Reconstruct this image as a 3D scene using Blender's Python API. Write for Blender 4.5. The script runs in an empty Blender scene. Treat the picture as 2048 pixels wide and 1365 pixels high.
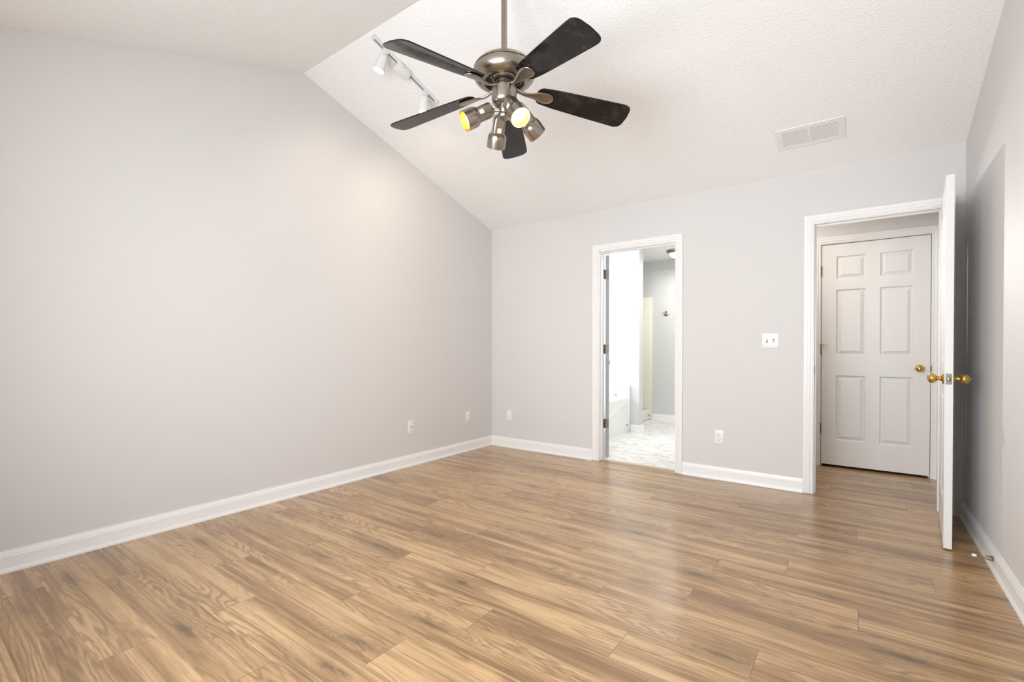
import bpy, bmesh, math, random
from mathutils import Vector, Matrix

C = bpy.context
SC = C.scene
PI = math.pi

# ------------------------------------------------------------------ camera
RW, RH = 2048.0, 1365.0
F_PX, CX, CY = 947.27, 1021.24, 704.12
YAW, PITCH = 0.6339, 0.0084
cam = bpy.data.cameras.new('camera')
cam.sensor_fit = 'HORIZONTAL'
cam.sensor_width = 36.0
cam.lens = F_PX / RW * 36.0
cam.shift_x = (RW / 2 - CX) / RW
cam.shift_y = (CY - RH / 2) / RW
cam.clip_start = 0.02
camo = bpy.data.objects.new('camera', cam)
SC.collection.objects.link(camo)
camo.location = (3.3747, -4.2275, 1.1054)
camo.rotation_euler = (PI / 2 - PITCH, 0, YAW)
SC.camera = camo

# ------------------------------------------------------------------ colour management, world, lights
SC.view_settings.view_transform = 'Standard'
SC.view_settings.look = 'None'
SC.view_settings.gamma = 1.0
SC.view_settings.use_curve_mapping = False
SC.view_settings.exposure = 0.07
SC.cycles.max_bounces = 14
SC.cycles.diffuse_bounces = 8
SC.cycles.glossy_bounces = 5
SC.cycles.sample_clamp_indirect = 8.0
SC.cycles.use_denoising = True

world = bpy.data.worlds.new('world')
SC.world = world
world.use_nodes = True
wbg = world.node_tree.nodes['Background']
wbg.inputs[0].default_value = (0.75, 0.86, 1.0, 1)
wbg.inputs[1].default_value = 1.2


def area(name, loc, target, sx, sy, power, col, spread=180):
    l = bpy.data.lights.new(name, 'AREA')
    l.shape = 'RECTANGLE'
    l.size, l.size_y = sx, sy
    l.energy = power
    l.color = col
    l.spread = math.radians(spread)
    o = bpy.data.objects.new(name, l)
    SC.collection.objects.link(o)
    o.location = loc
    d = Vector(target) - Vector(loc)
    o.rotation_euler = d.to_track_quat('-Z', 'Y').to_euler()
    return o


def spot(name, loc, target, power, col, angle, blend=0.8, radius=0.03):
    l = bpy.data.lights.new(name, 'SPOT')
    l.energy = power
    l.color = col
    l.spot_size = math.radians(angle)
    l.spot_blend = blend
    l.shadow_soft_size = radius
    o = bpy.data.objects.new(name, l)
    SC.collection.objects.link(o)
    o.location = loc
    d = Vector(target) - Vector(loc)
    o.rotation_euler = d.to_track_quat('-Z', 'Y').to_euler()
    return o


# daylight through the two bedroom windows behind the photographer
area('daylight_window_left', (1.70, -4.70, 1.45), (1.5, 0, 1.45), 0.90, 1.45, 47, (0.945, 0.975, 1.0), 160)
area('daylight_window_right', (2.70, -4.70, 1.45), (2.3, 0, 1.45), 0.90, 1.45, 64, (0.945, 0.975, 1.0), 160)
# daylight through the bathroom window, ceiling lamp glow and added fill
area('daylight_bathroom', (-0.80, 0.95, 1.55), (2.0, 1.0, 1.3), 1.3, 1.3, 52, (0.95, 0.98, 1.0))
area('bathroom_light_glow', (1.375, 2.36, 2.30), (1.375, 2.36, 0), 0.22, 0.22, 11, (1.0, 0.97, 0.92))
area('bathroom_fill', (1.95, 0.85, 2.15), (1.2, 1.3, 0.4), 0.15, 0.6, 14, (1.0, 0.98, 0.95))  # added fill lamp without a fixture, spreads light over the bathroom
# unseen hall lamps without fixtures, the first placed to cast the door shadow
area('hall_light', (2.90, 0.58, 1.85), (3.93, -1.3, 1.25), 0.07, 0.07, 3.6, (1.0, 0.97, 0.92), 70)
area('hall_ceiling_light', (2.75, 0.55, 2.38), (2.75, 0.55, 0), 0.25, 0.25, 8.0, (1.0, 0.90, 0.78))

# ------------------------------------------------------------------ dimensions (metres)
W = 3.929            # bedroom width (x)
YF = -4.53           # wall behind the camera
H = 2.44
RY, RZ = -2.2657, 3.173
T = 0.115            # wall thickness
SL = (RZ - H) / -RY
random.seed(7)

# ------------------------------------------------------------------ materials


def new_mat(name):
    m = bpy.data.materials.new(name)
    m.use_nodes = True
    return m, m.node_tree.nodes, m.node_tree.links, m.node_tree.nodes['Principled BSDF']


def simple(name, col, rough=0.5, metal=0.0, spec=0.5, coat=0.0, bump=None, noise_rough=None):
    m, n, l, b = new_mat(name)
    b.inputs['Base Color'].default_value = (*col, 1)
    b.inputs['Roughness'].default_value = rough
    b.inputs['Metallic'].default_value = metal
    b.inputs['Specular IOR Level'].default_value = spec
    b.inputs['Coat Weight'].default_value = coat
    tc = n.new('ShaderNodeTexCoord')
    if bump:
        nz = n.new('ShaderNodeTexNoise')
        nz.inputs['Scale'].default_value = bump[0]
        nz.inputs['Detail'].default_value = bump[3] if len(bump) > 3 else 3
        l.new(tc.outputs['Object'], nz.inputs['Vector'])
        bp = n.new('ShaderNodeBump')
        bp.inputs['Strength'].default_value = bump[1]
        bp.inputs['Distance'].default_value = bump[2]
        l.new(nz.outputs['Fac'], bp.inputs['Height'])
        l.new(bp.outputs['Normal'], b.inputs['Normal'])
    if noise_rough:
        nz = n.new('ShaderNodeTexNoise')
        nz.inputs['Scale'].default_value = noise_rough[0]
        nz.inputs['Detail'].default_value = 4
        l.new(tc.outputs['Object'], nz.inputs['Vector'])
        mr = n.new('ShaderNodeMapRange')
        mr.inputs['To Min'].default_value = rough - noise_rough[1]
        mr.inputs['To Max'].default_value = rough + noise_rough[1]
        l.new(nz.outputs['Fac'], mr.inputs['Value'])
        l.new(mr.outputs['Result'], b.inputs['Roughness'])
    return m


M = {}
M['wall'] = simple('wall_paint', (0.640, 0.630, 0.628), 0.62, spec=0.25, bump=(260, 0.05, 0.002))
M['bathwall'] = simple('bath_wall_paint', (0.60, 0.605, 0.605), 0.6, spec=0.25, bump=(260, 0.05, 0.002))
M['trim'] = simple('trim_gloss_white', (0.80, 0.80, 0.80), 0.32, spec=0.45, noise_rough=(18, 0.05))
M['door'] = simple('door_white', (0.74, 0.735, 0.725), 0.38, spec=0.4, bump=(55, 0.04, 0.002))
M['plastic'] = simple('white_plastic', (0.77, 0.77, 0.76), 0.3, noise_rough=(30, 0.04))
M['ivory'] = simple('ivory_plastic', (0.80, 0.76, 0.68), 0.35, noise_rough=(30, 0.04))
M['slot'] = simple('dark_slot', (0.03, 0.03, 0.03), 0.6, noise_rough=(40, 0.05))
M['nickel'] = simple('brushed_nickel', (0.38, 0.335, 0.285), 0.30, metal=1.0, noise_rough=(60, 0.05))
M['nickel_dark'] = simple('dark_nickel', (0.25, 0.23, 0.21), 0.35, metal=1.0, noise_rough=(60, 0.05))
M['hinge'] = simple('satin_nickel_hinge', (0.20, 0.185, 0.16), 0.45, metal=1.0, noise_rough=(80, 0.08))
M['brass'] = simple('polished_brass', (0.60, 0.42, 0.11), 0.14, metal=1.0, noise_rough=(50, 0.03))
M['brass_old'] = simple('aged_brass', (0.30, 0.22, 0.10), 0.4, metal=1.0, noise_rough=(90, 0.08))
M['chrome'] = simple('chrome', (0.75, 0.76, 0.77), 0.1, metal=1.0, noise_rough=(50, 0.03))
M['acrylic'] = simple('white_acrylic', (0.82, 0.83, 0.80), 0.18, coat=0.3, noise_rough=(12, 0.03))
M['shower'] = simple('cream_acrylic', (0.80, 0.78, 0.67), 0.2, coat=0.3, noise_rough=(12, 0.03))
M['tracklight'] = simple('track_white', (0.70, 0.70, 0.70), 0.35, noise_rough=(30, 0.04))
M['sticker'] = simple('foil_label', (0.75, 0.68, 0.52), 0.3, noise_rough=(90, 0.1))
M['gold'] = simple('gold_reflector', (0.62, 0.33, 0.06), 0.28, metal=1.0, noise_rough=(50, 0.04))
M['rubber'] = simple('white_rubber', (0.75, 0.73, 0.70), 0.5, noise_rough=(40, 0.05))
M['strip'] = simple('pale_vinyl_edge', (0.62, 0.55, 0.44), 0.4, noise_rough=(40, 0.05))
M['vent_dark'] = simple('vent_grey', (0.10, 0.095, 0.09), 0.6, noise_rough=(40, 0.05))
M['edge'] = simple('painted_edge_shade', (0.30, 0.32, 0.335), 0.5, noise_rough=(30, 0.05))  # grey colour holds the shade and darker exposure of a white edge
M['black'] = simple('black_panel', (0.02, 0.02, 0.02), 0.8, noise_rough=(20, 0.05))


def emit(name, col, strength):
    m = bpy.data.materials.new(name)
    m.use_nodes = True
    n, l = m.node_tree.nodes, m.node_tree.links
    n.clear()
    e = n.new('ShaderNodeEmission')
    e.inputs[0].default_value = (*col, 1)
    e.inputs[1].default_value = strength
    o = n.new('ShaderNodeOutputMaterial')
    l.new(e.outputs[0], o.inputs[0])
    return m


M['bulb'] = emit('warm_bulb', (1.0, 0.78, 0.48), 14.0)
M['bulb_track'] = emit('warm_track_bulb', (1.0, 0.86, 0.62), 22.0)
M['bath_globe'] = emit('bath_globe_glow', (1.0, 0.92, 0.78), 2.2)


def ceiling_mat():
    m, n, l, b = new_mat('stippled_ceiling')
    b.inputs['Base Color'].default_value = (0.865, 0.87, 0.87, 1)
    b.inputs['Roughness'].default_value = 0.9
    b.inputs['Specular IOR Level'].default_value = 0.1
    tc = n.new('ShaderNodeTexCoord')
    nz = n.new('ShaderNodeTexNoise')
    nz.inputs['Scale'].default_value = 95
    nz.inputs['Detail'].default_value = 3
    nz.inputs['Roughness'].default_value = 0.6
    l.new(tc.outputs['Object'], nz.inputs['Vector'])
    vr = n.new('ShaderNodeTexVoronoi')
    vr.inputs['Scale'].default_value = 70
    l.new(tc.outputs['Object'], vr.inputs['Vector'])
    ad = n.new('ShaderNodeMath')
    ad.operation = 'MULTIPLY_ADD'
    ad.inputs[1].default_value = -0.5
    l.new(vr.outputs['Distance'], ad.inputs[0])
    l.new(nz.outputs['Fac'], ad.inputs[2])
    bp = n.new('ShaderNodeBump')
    bp.inputs['Strength'].default_value = 0.55
    bp.inputs['Distance'].default_value = 0.006
    l.new(ad.outputs[0], bp.inputs['Height'])
    l.new(bp.outputs['Normal'], b.inputs['Normal'])
    return m


M['ceiling'] = ceiling_mat()


def blade_mat():
    m, n, l, b = new_mat('gloss_black_blade')
    tc = n.new('ShaderNodeTexCoord')
    nz = n.new('ShaderNodeTexNoise')
    nz.inputs['Scale'].default_value = 9
    nz.inputs['Detail'].default_value = 6
    nz.inputs['Roughness'].default_value = 0.7
    l.new(tc.outputs['Object'], nz.inputs['Vector'])
    rp = n.new('ShaderNodeValToRGB')
    rp.color_ramp.elements[0].position = 0.50
    rp.color_ramp.elements[0].color = (0.010, 0.009, 0.0095, 1)
    rp.color_ramp.elements[1].position = 0.85
    rp.color_ramp.elements[1].color = (0.055, 0.05, 0.048, 1)
    l.new(nz.outputs['Fac'], rp.inputs['Fac'])
    l.new(rp.outputs['Color'], b.inputs['Base Color'])
    mr = n.new('ShaderNodeMapRange')
    mr.inputs['From Min'].default_value = 0.4
    mr.inputs['From Max'].default_value = 0.8
    mr.inputs['To Min'].default_value = 0.05
    mr.inputs['To Max'].default_value = 0.16
    l.new(nz.outputs['Fac'], mr.inputs['Value'])
    l.new(mr.outputs['Result'], b.inputs['Roughness'])
    b.inputs['Specular IOR Level'].default_value = 0.36
    return m


M['blade'] = blade_mat()


def marble_mat():
    m, n, l, b = new_mat('marble_vinyl')
    tc = n.new('ShaderNodeTexCoord')
    mp = n.new('ShaderNodeMapping')
    mp.inputs['Rotation'].default_value = (0, 0, 0.5)
    mp.inputs['Scale'].default_value = (1.0, 2.2, 1)
    l.new(tc.outputs['Object'], mp.inputs['Vector'])
    nz = n.new('ShaderNodeTexNoise')
    nz.inputs['Scale'].default_value = 2.6
    nz.inputs['Detail'].default_value = 7
    nz.inputs['Roughness'].default_value = 0.6
    nz.inputs['Distortion'].default_value = 1.4
    l.new(mp.outputs[0], nz.inputs['Vector'])
    sb = n.new('ShaderNodeMath')
    sb.operation = 'SUBTRACT'
    sb.inputs[1].default_value = 0.5
    l.new(nz.outputs['Fac'], sb.inputs[0])
    ab = n.new('ShaderNodeMath')
    ab.operation = 'ABSOLUTE'
    l.new(sb.outputs[0], ab.inputs[0])
    rp = n.new('ShaderNodeValToRGB')
    rp.color_ramp.elements[0].position = 0.0
    rp.color_ramp.elements[0].color = (0.50, 0.49, 0.46, 1)
    rp.color_ramp.elements[1].position = 0.035
    rp.color_ramp.elements[1].color = (0.80, 0.80, 0.78, 1)
    l.new(ab.outputs[0], rp.inputs['Fac'])
    l.new(rp.outputs['Color'], b.inputs['Base Color'])
    b.inputs['Roughness'].default_value = 0.3
    return m


M['marble'] = marble_mat()


def wood_mat():
    m, n, l, b = new_mat('oak_vinyl_plank')

    def math_(op, a, c=None, d=None, clamp=False):
        nd = n.new('ShaderNodeMath')
        nd.operation = op
        nd.use_clamp = clamp
        for i, v in enumerate((a, c, d)):
            if v is None:
                continue
            if isinstance(v, (int, float)):
                nd.inputs[i].default_value = v
            else:
                l.new(v, nd.inputs[i])
        return nd.outputs[0]

    def comb(x, y, z):
        nd = n.new('ShaderNodeCombineXYZ')
        for i, v in enumerate((x, y, z)):
            if isinstance(v, (int, float)):
                nd.inputs[i].default_value = v
            else:
                l.new(v, nd.inputs[i])
        return nd.outputs[0]

    def noise(vec, detail=2, rough=0.5, dist=0.0):
        nd = n.new('ShaderNodeTexNoise')
        nd.inputs['Scale'].default_value = 1.0
        nd.inputs['Detail'].default_value = detail
        nd.inputs['Roughness'].default_value = rough
        nd.inputs['Distortion'].default_value = dist
        l.new(vec, nd.inputs['Vector'])
        return nd.outputs['Fac']

    def mrange(v, a, c, d=0.0, e=1.0, smooth=True):
        nd = n.new('ShaderNodeMapRange')
        nd.interpolation_type = 'SMOOTHSTEP' if smooth else 'LINEAR'
        nd.inputs['From Min'].default_value = a
        nd.inputs['From Max'].default_value = c
        nd.inputs['To Min'].default_value = d
        nd.inputs['To Max'].default_value = e
        l.new(v, nd.inputs['Value'])
        return nd.outputs['Result']

    def mix(f, a, c):
        nd = n.new('ShaderNodeMix')
        nd.data_type = 'RGBA'
        if isinstance(f, (int, float)):
            nd.inputs[0].default_value = f
        else:
            l.new(f, nd.inputs[0])
        for i, v in ((6, a), (7, c)):
            if isinstance(v, tuple):
                nd.inputs[i].default_value = (*v, 1)
            else:
                l.new(v, nd.inputs[i])
        return nd.outputs[2]

    uvn = n.new('ShaderNodeUVMap')
    uvn.uv_map = 'plank_uv'
    sp = n.new('ShaderNodeSeparateXYZ')
    l.new(uvn.outputs[0], sp.inputs[0])
    u, v = sp.outputs[0], sp.outputs[1]
    at = n.new('ShaderNodeAttribute')
    at.attribute_name = 'plank'
    sc = n.new('ShaderNodeSeparateColor')
    l.new(at.outputs['Color'], sc.inputs[0])
    r1, r2, r3 = sc.outputs[0], sc.outputs[1], sc.outputs[2]
    U = math_('MULTIPLY_ADD', r1, 47.0, u)
    V = math_('MULTIPLY_ADD', r2, 31.0, v)
    Z = math_('MULTIPLY', r3, 19.0)
    # knot
    ka = n.new('ShaderNodeAttribute')
    ka.attribute_name = 'knot'
    ks = n.new('ShaderNodeSeparateColor')
    l.new(ka.outputs['Color'], ks.inputs[0])
    ku = math_('MULTIPLY', ks.outputs[0], 1.22)
    kv = math_('MULTIPLY', ks.outputs[1], 0.181)
    wob = math_('MULTIPLY', math_('SUBTRACT', noise(comb(math_('MULTIPLY', U, 16.0), math_('MULTIPLY', V, 60.0), Z), 4, 0.65), 0.5), 1.7)
    du = math_('ADD', math_('DIVIDE', math_('SUBTRACT', u, ku), 0.150), wob)
    dv = math_('ADD', math_('DIVIDE', math_('SUBTRACT', v, kv), 0.029), wob)
    d2 = math_('ADD', math_('MULTIPLY', du, du), math_('MULTIPLY', dv, dv))
    has = ks.outputs[2]
    kbump = math_('MULTIPLY', math_('POWER', 2.718, math_('MULTIPLY', d2, -0.55)), has)
    kcore = math_('MULTIPLY', math_('POWER', 2.718, math_('MULTIPLY', d2, -3.5)), has)
    # cathedral contours
    h = noise(comb(math_('MULTIPLY', U, 0.75), math_('MULTIPLY', V, 6.5), Z), 2.0, 0.45, 0.3)
    jag = noise(comb(math_('MULTIPLY', U, 14.0), math_('MULTIPLY', V, 70.0), Z), 2)
    h2 = math_('ADD', math_('MULTIPLY_ADD', kbump, 0.22, h), math_('MULTIPLY', jag, 0.035))
    ring = math_('MULTIPLY_ADD', math_('SINE', math_('MULTIPLY', h2, 145.0)), 0.5, 0.5)
    ring = math_('POWER', ring, 2.0)
    patch = mrange(noise(comb(math_('MULTIPLY', U, 1.1), math_('MULTIPLY', V, 9.0), math_('ADD', Z, 4.0)), 2), 0.38, 0.58, 0.12, 1.0)
    ring = math_('MULTIPLY', ring, patch)
    # straight fibres and streaks
    fib = noise(comb(math_('MULTIPLY', U, 5.0), math_('MULTIPLY', V, 190.0), Z), 3, 0.65)
    streak = noise(comb(math_('MULTIPLY', U, 1.2), math_('MULTIPLY', V, 75.0), math_('ADD', Z, 2.0)), 3, 0.55)
    tone = noise(comb(math_('MULTIPLY', U, 0.9), math_('MULTIPLY', V, 13.0), math_('ADD', Z, 8.0)), 3, 0.5, 0.4)
    tone = math_('ADD', tone, mrange(r3, 0.0, 1.0, -0.085, 0.075, False))
    light = (0.566, 0.367, 0.185)
    mid = (0.372, 0.222, 0.101)
    dark = (0.205, 0.111, 0.045)
    col = mix(mrange(tone, 0.40, 0.58), mid, light)
    col = mix(math_('MULTIPLY', mrange(tone, 0.42, 0.30), 0.85), col, dark)
    col = mix(mrange(r3, 0.0, 1.0, 0.0, 0.30, False), col, (0.384, 0.233, 0.109))
    col = mix(mrange(r1, 0.72, 1.0, 0.0, 0.35, False), col, (0.583, 0.408, 0.226))
    col = mix(mrange(r2, 0.70, 1.0, 0.0, 0.45, False), col, (0.249, 0.140, 0.058))
    col = mix(math_('MULTIPLY', mrange(streak, 0.52, 0.70), 0.60), col, dark)
    col = mix(math_('MULTIPLY', mrange(streak, 0.46, 0.30), 0.45), col, (0.647, 0.443, 0.239))
    col = mix(math_('MULTIPLY', ring, 0.62), col, (0.167, 0.089, 0.036))
    col = mix(math_('MULTIPLY', mrange(fib, 0.50, 0.72), 0.50), col, (0.173, 0.095, 0.039))
    col = mix(math_('MULTIPLY', kbump, 0.52), col, (0.186, 0.104, 0.043))
    col = mix(math_('MULTIPLY', kcore, 0.80), col, (0.075, 0.040, 0.018))
    # seams
    ue = math_('MINIMUM', u, math_('SUBTRACT', 1.22, u))
    ve = math_('MINIMUM', v, math_('SUBTRACT', 0.181, v))
    seam = math_('MINIMUM', mrange(ue, 0.0008, 0.0022), mrange(ve, 0.0003, 0.0013, 0.35, 1.0))
    col = mix(math_('MULTIPLY', math_('SUBTRACT', 1.0, seam), 0.6), col, (0.10, 0.06, 0.03))
    l.new(col, b.inputs['Base Color'])
    rr = mrange(fib, 0.3, 0.7, 0.27, 0.36)
    l.new(rr, b.inputs['Roughness'])
    b.inputs['Specular IOR Level'].default_value = 0.7
    b.inputs['Coat Weight'].default_value = 0.30
    b.inputs['Coat Roughness'].default_value = 0.22
    bp = n.new('ShaderNodeBump')
    bp.inputs['Strength'].default_value = 0.25
    bp.inputs['Distance'].default_value = 0.0008
    hh = math_('ADD', math_('MULTIPLY', fib, 0.35), seam)
    l.new(hh, bp.inputs['Height'])
    l.new(bp.outputs['Normal'], b.inputs['Normal'])
    return m


M['wood'] = wood_mat()

# ------------------------------------------------------------------ mesh helpers


def obj(name, bm, mat, parent=None, loc=None, smooth=35):
    bmesh.ops.recalc_face_normals(bm, faces=bm.faces[:])
    me = bpy.data.meshes.new(name)
    if smooth:
        for f in bm.faces:
            f.smooth = True
    bm.to_mesh(me)
    bm.free()
    if smooth:
        me.set_sharp_from_angle(angle=math.radians(smooth))
    me.materials.append(mat)
    o = bpy.data.objects.new(name, me)
    SC.collection.objects.link(o)
    if parent is not None:
        o.parent = parent
    if loc is not None:
        o.location = loc
    return o


def tag(o, label, cat, group=None, kind=None):
    o['label'] = label
    o['category'] = cat
    if group:
        o['group'] = group
    if kind:
        o['kind'] = kind
    return o


def struct(name, bm, mat, label, cat, smooth=35):
    return tag(obj(name, bm, mat, smooth=smooth), label, cat, kind='structure')


def thing(name, label, cat, loc=(0, 0, 0), rot=(0, 0, 0), group=None):
    o = bpy.data.objects.new(name, None)
    o.empty_display_size = 0.1
    SC.collection.objects.link(o)
    o.location = loc
    o.rotation_euler = rot
    return tag(o, label, cat, group)


def copy_tree(o, parent=None):
    c = o.copy()
    SC.collection.objects.link(c)
    if parent is not None:
        c.parent = parent
    for ch in list(o.children):
        copy_tree(ch, c)
    return c


def B():
    return bmesh.new()


def box(bm, x0, x1, y0, y1, z0, z1, bevel=0.0, seg=2):
    r = bmesh.ops.create_cube(bm, size=1.0)
    vs = r['verts']
    for v in vs:
        v.co = Vector((x0 + (v.co.x + .5) * (x1 - x0), y0 + (v.co.y + .5) * (y1 - y0), z0 + (v.co.z + .5) * (z1 - z0)))
    if bevel:
        es = list({e for v in vs for e in v.link_edges})
        bmesh.ops.bevel(bm, geom=es, offset=bevel, segments=seg, affect='EDGES', profile=0.5)
    return bm


def lathe(bm, prof, seg=32, mat=None, cap=False):
    """prof: list of (r, z) revolved about z; mat places it."""
    mat = mat or Matrix.Identity(4)
    rings = []
    for r, z in prof:
        if r < 1e-6:
            rings.append([bm.verts.new(mat @ Vector((0, 0, z)))])
        else:
            rings.append([bm.verts.new(mat @ Vector((r * math.cos(2 * PI * i / seg), r * math.sin(2 * PI * i / seg), z))) for i in range(seg)])
    for a, b in zip(rings, rings[1:]):
        for i in range(seg):
            j = (i + 1) % seg
            if len(a) == 1 and len(b) == 1:
                continue
            if len(a) == 1:
                bm.faces.new((a[0], b[i], b[j]))
            elif len(b) == 1:
                bm.faces.new((a[i], a[j], b[0]))
            else:
                bm.faces.new((a[i], a[j], b[j], b[i]))
    if cap:
        for rg in (rings[0], rings[-1]):
            if len(rg) > 2:
                bm.faces.new(rg)
    return bm


def prism(bm, pts, d0, d1, fn):
    """pts 2D outline; fn(a, b, d) -> 3D."""
    lo = [bm.verts.new(fn(a, b, d0)) for a, b in pts]
    hi = [bm.verts.new(fn(a, b, d1)) for a, b in pts]
    n = len(pts)
    bm.faces.new(lo)
    bm.faces.new(hi)
    for i in range(n):
        j = (i + 1) % n
        bm.faces.new((lo[i], lo[j], hi[j], hi[i]))
    return bm


def tube(bm, pts, r, seg=10, cap=True):
    pts = [Vector(p) for p in pts]
    rs = r if isinstance(r, (list, tuple)) else [r] * len(pts)
    rings = []
    up = Vector((0, 0, 1))
    for i, p in enumerate(pts):
        t = (pts[min(i + 1, len(pts) - 1)] - pts[max(i - 1, 0)]).normalized()
        ref = up if abs(t.dot(up)) < 0.95 else Vector((1, 0, 0))
        a = t.cross(ref).normalized()
        b = t.cross(a).normalized()
        rings.append([bm.verts.new(p + rs[i] * (math.cos(2 * PI * k / seg) * a + math.sin(2 * PI * k / seg) * b)) for k in range(seg)])
    for A, Bv in zip(rings, rings[1:]):
        for k in range(seg):
            j = (k + 1) % seg
            bm.faces.new((A[k], A[j], Bv[j], Bv[k]))
    if cap:
        bm.faces.new(rings[0])
        bm.faces.new(rings[-1])
    return bm


def axis_matrix(p, d):
    """z axis of the shape along d, placed at p."""
    q = Vector(d).normalized().to_track_quat('Z', 'Y')
    return Matrix.Translation(Vector(p)) @ q.to_matrix().to_4x4()


def cells(bm, xs, zs, holes, y0, y1):
    """wall in x-z with holes [(x0,x1,z0,z1)], made of boxes between y0 and y1 (single clean shell)."""
    def solid(i, k):
        if i < 0 or k < 0 or i >= len(xs) - 1 or k >= len(zs) - 1:
            return False
        cx, cz = (xs[i] + xs[i + 1]) / 2, (zs[k] + zs[k + 1]) / 2
        return not any(a < cx < b and c < cz < d for a, b, c, d in holes)
    vc = {}

    def V(i, k, s):
        key = (i, k, s)
        if key not in vc:
            vc[key] = bm.verts.new((xs[i], y1 if s else y0, zs[k]))
        return vc[key]
    for i in range(len(xs) - 1):
        for k in range(len(zs) - 1):
            if not solid(i, k):
                continue
            for s in (0, 1):
                bm.faces.new((V(i, k, s), V(i + 1, k, s), V(i + 1, k + 1, s), V(i, k + 1, s)))
            if not solid(i - 1, k):
                bm.faces.new((V(i, k, 0), V(i, k, 1), V(i, k + 1, 1), V(i, k + 1, 0)))
            if not solid(i + 1, k):
                bm.faces.new((V(i + 1, k, 0), V(i + 1, k, 1), V(i + 1, k + 1, 1), V(i + 1, k + 1, 0)))
            if not solid(i, k - 1):
                bm.faces.new((V(i, k, 0), V(i, k, 1), V(i + 1, k, 1), V(i + 1, k, 0)))
            if not solid(i, k + 1):
                bm.faces.new((V(i, k + 1, 0), V(i, k + 1, 1), V(i + 1, k + 1, 1), V(i + 1, k + 1, 0)))
    return bm


# ------------------------------------------------------------------ bedroom shell
# door openings: clear jamb faces
BX0, BX1, BZ = 1.337, 2.068, 2.036       # bathroom doorway
DX0, DX1, DZ = 3.103, 3.816, 2.034       # bedroom doorway
HX0, HX1, HZ = 3.090, 3.864, 2.064       # hall door opening (door leaf fits it)
HY = 1.068                               # hall wall face
J = 0.018                                # jamb board thickness


KNOTS = [(1.232, -3.498, 1.0), (0.353, -3.102, 0.9), (2.30, -2.60, 0.7), (1.869, -2.574, 1.0), (1.997, -2.90, 0.95), (1.254, -2.54, 0.9), (2.754, -1.837, 0.9),
         (3.52, -2.041, 1.0), (1.19, -3.685, 0.7), (1.859, -3.139, 0.7), (1.906, -3.284, 0.9), (2.987, -2.417, 0.7), (1.361, -2.243, 0.8), (0.34, -3.658, 0.7)]


def build_floor():
    bm = B()
    uvl = bm.loops.layers.uv.new('plank_uv')
    cl = bm.loops.layers.float_color.new('plank')
    kl = bm.loops.layers.float_color.new('knot')
    # larger knots where the photograph shows them: floor x, y, strength
    spots = KNOTS
    PW, PL, Y0 = 0.181, 1.22, -3.207
    joints = {-3: 1.222, -2: 0.495, -1: 1.218, 0: 1.994, 1: 0.345, 2: 0.916, 3: 2.658, 4: 3.085, 5: 1.212, 6: 2.77,
              7: 2.158, 8: 2.797, 9: 3.09, 10: 2.440, 11: 1.545, 12: 1.868, 13: 2.15, 14: 1.49, 15: 2.931, 17: 3.645}
    regions = [(-0.02, W + 0.02, YF - 0.05, 0.10), (2.20, W + 0.02, 0.10, HY + 0.30)]
    rnd = random.Random(11)
    for k in range(-9, 28):
        ya, yb = Y0 + k * PW, Y0 + (k + 1) * PW
        j0 = joints.get(k, rnd.uniform(0, PL))
        n0 = -math.ceil((j0 + 0.5) / PL) - 1
        for i in range(n0, n0 + 8):
            xa, xb = j0 + i * PL, j0 + (i + 1) * PL
            rc = (rnd.random(), rnd.random(), rnd.random(), 1)
            kc = [rnd.uniform(0.08, 0.92), rnd.uniform(0.2, 0.8), rnd.choice((0, 0, 0.5, 0.8)), 1]
            for (sx, sy, st_) in spots:
                if xa <= sx < xb and ya <= sy < yb:
                    kc = [(sx - xa) / PL, (sy - ya) / PW, st_, 1]
            for (rx0, rx1, ry0, ry1) in regions:
                a, b, c, d = max(xa, rx0), min(xb, rx1), max(ya, ry0), min(yb, ry1)
                if b - a < 1e-4 or d - c < 1e-4:
                    continue
                vs = [bm.verts.new((x, y, 0)) for x, y in ((a, c), (b, c), (b, d), (a, d))]
                f = bm.faces.new(vs)
                for lp in f.loops:
                    lp[uvl].uv = (lp.vert.co.x - xa, lp.vert.co.y - ya)
                    lp[cl] = rc
                    lp[kl] = kc
    # underside so that the floor has depth
    for (rx0, rx1, ry0, ry1) in regions:
        f = bm.faces.new([bm.verts.new((x, y, -0.02)) for x, y in ((rx0, ry0), (rx0, ry1), (rx1, ry1), (rx1, ry0))])
    me = bpy.data.meshes.new('floor')
    bm.to_mesh(me)
    bm.free()
    me.materials.append(M['wood'])
    o = bpy.data.objects.new('floor', me)
    SC.collection.objects.link(o)
    tag(o, 'tan oak look plank floor of the bedroom and small hall', 'floor', kind='structure')


build_floor()

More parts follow.
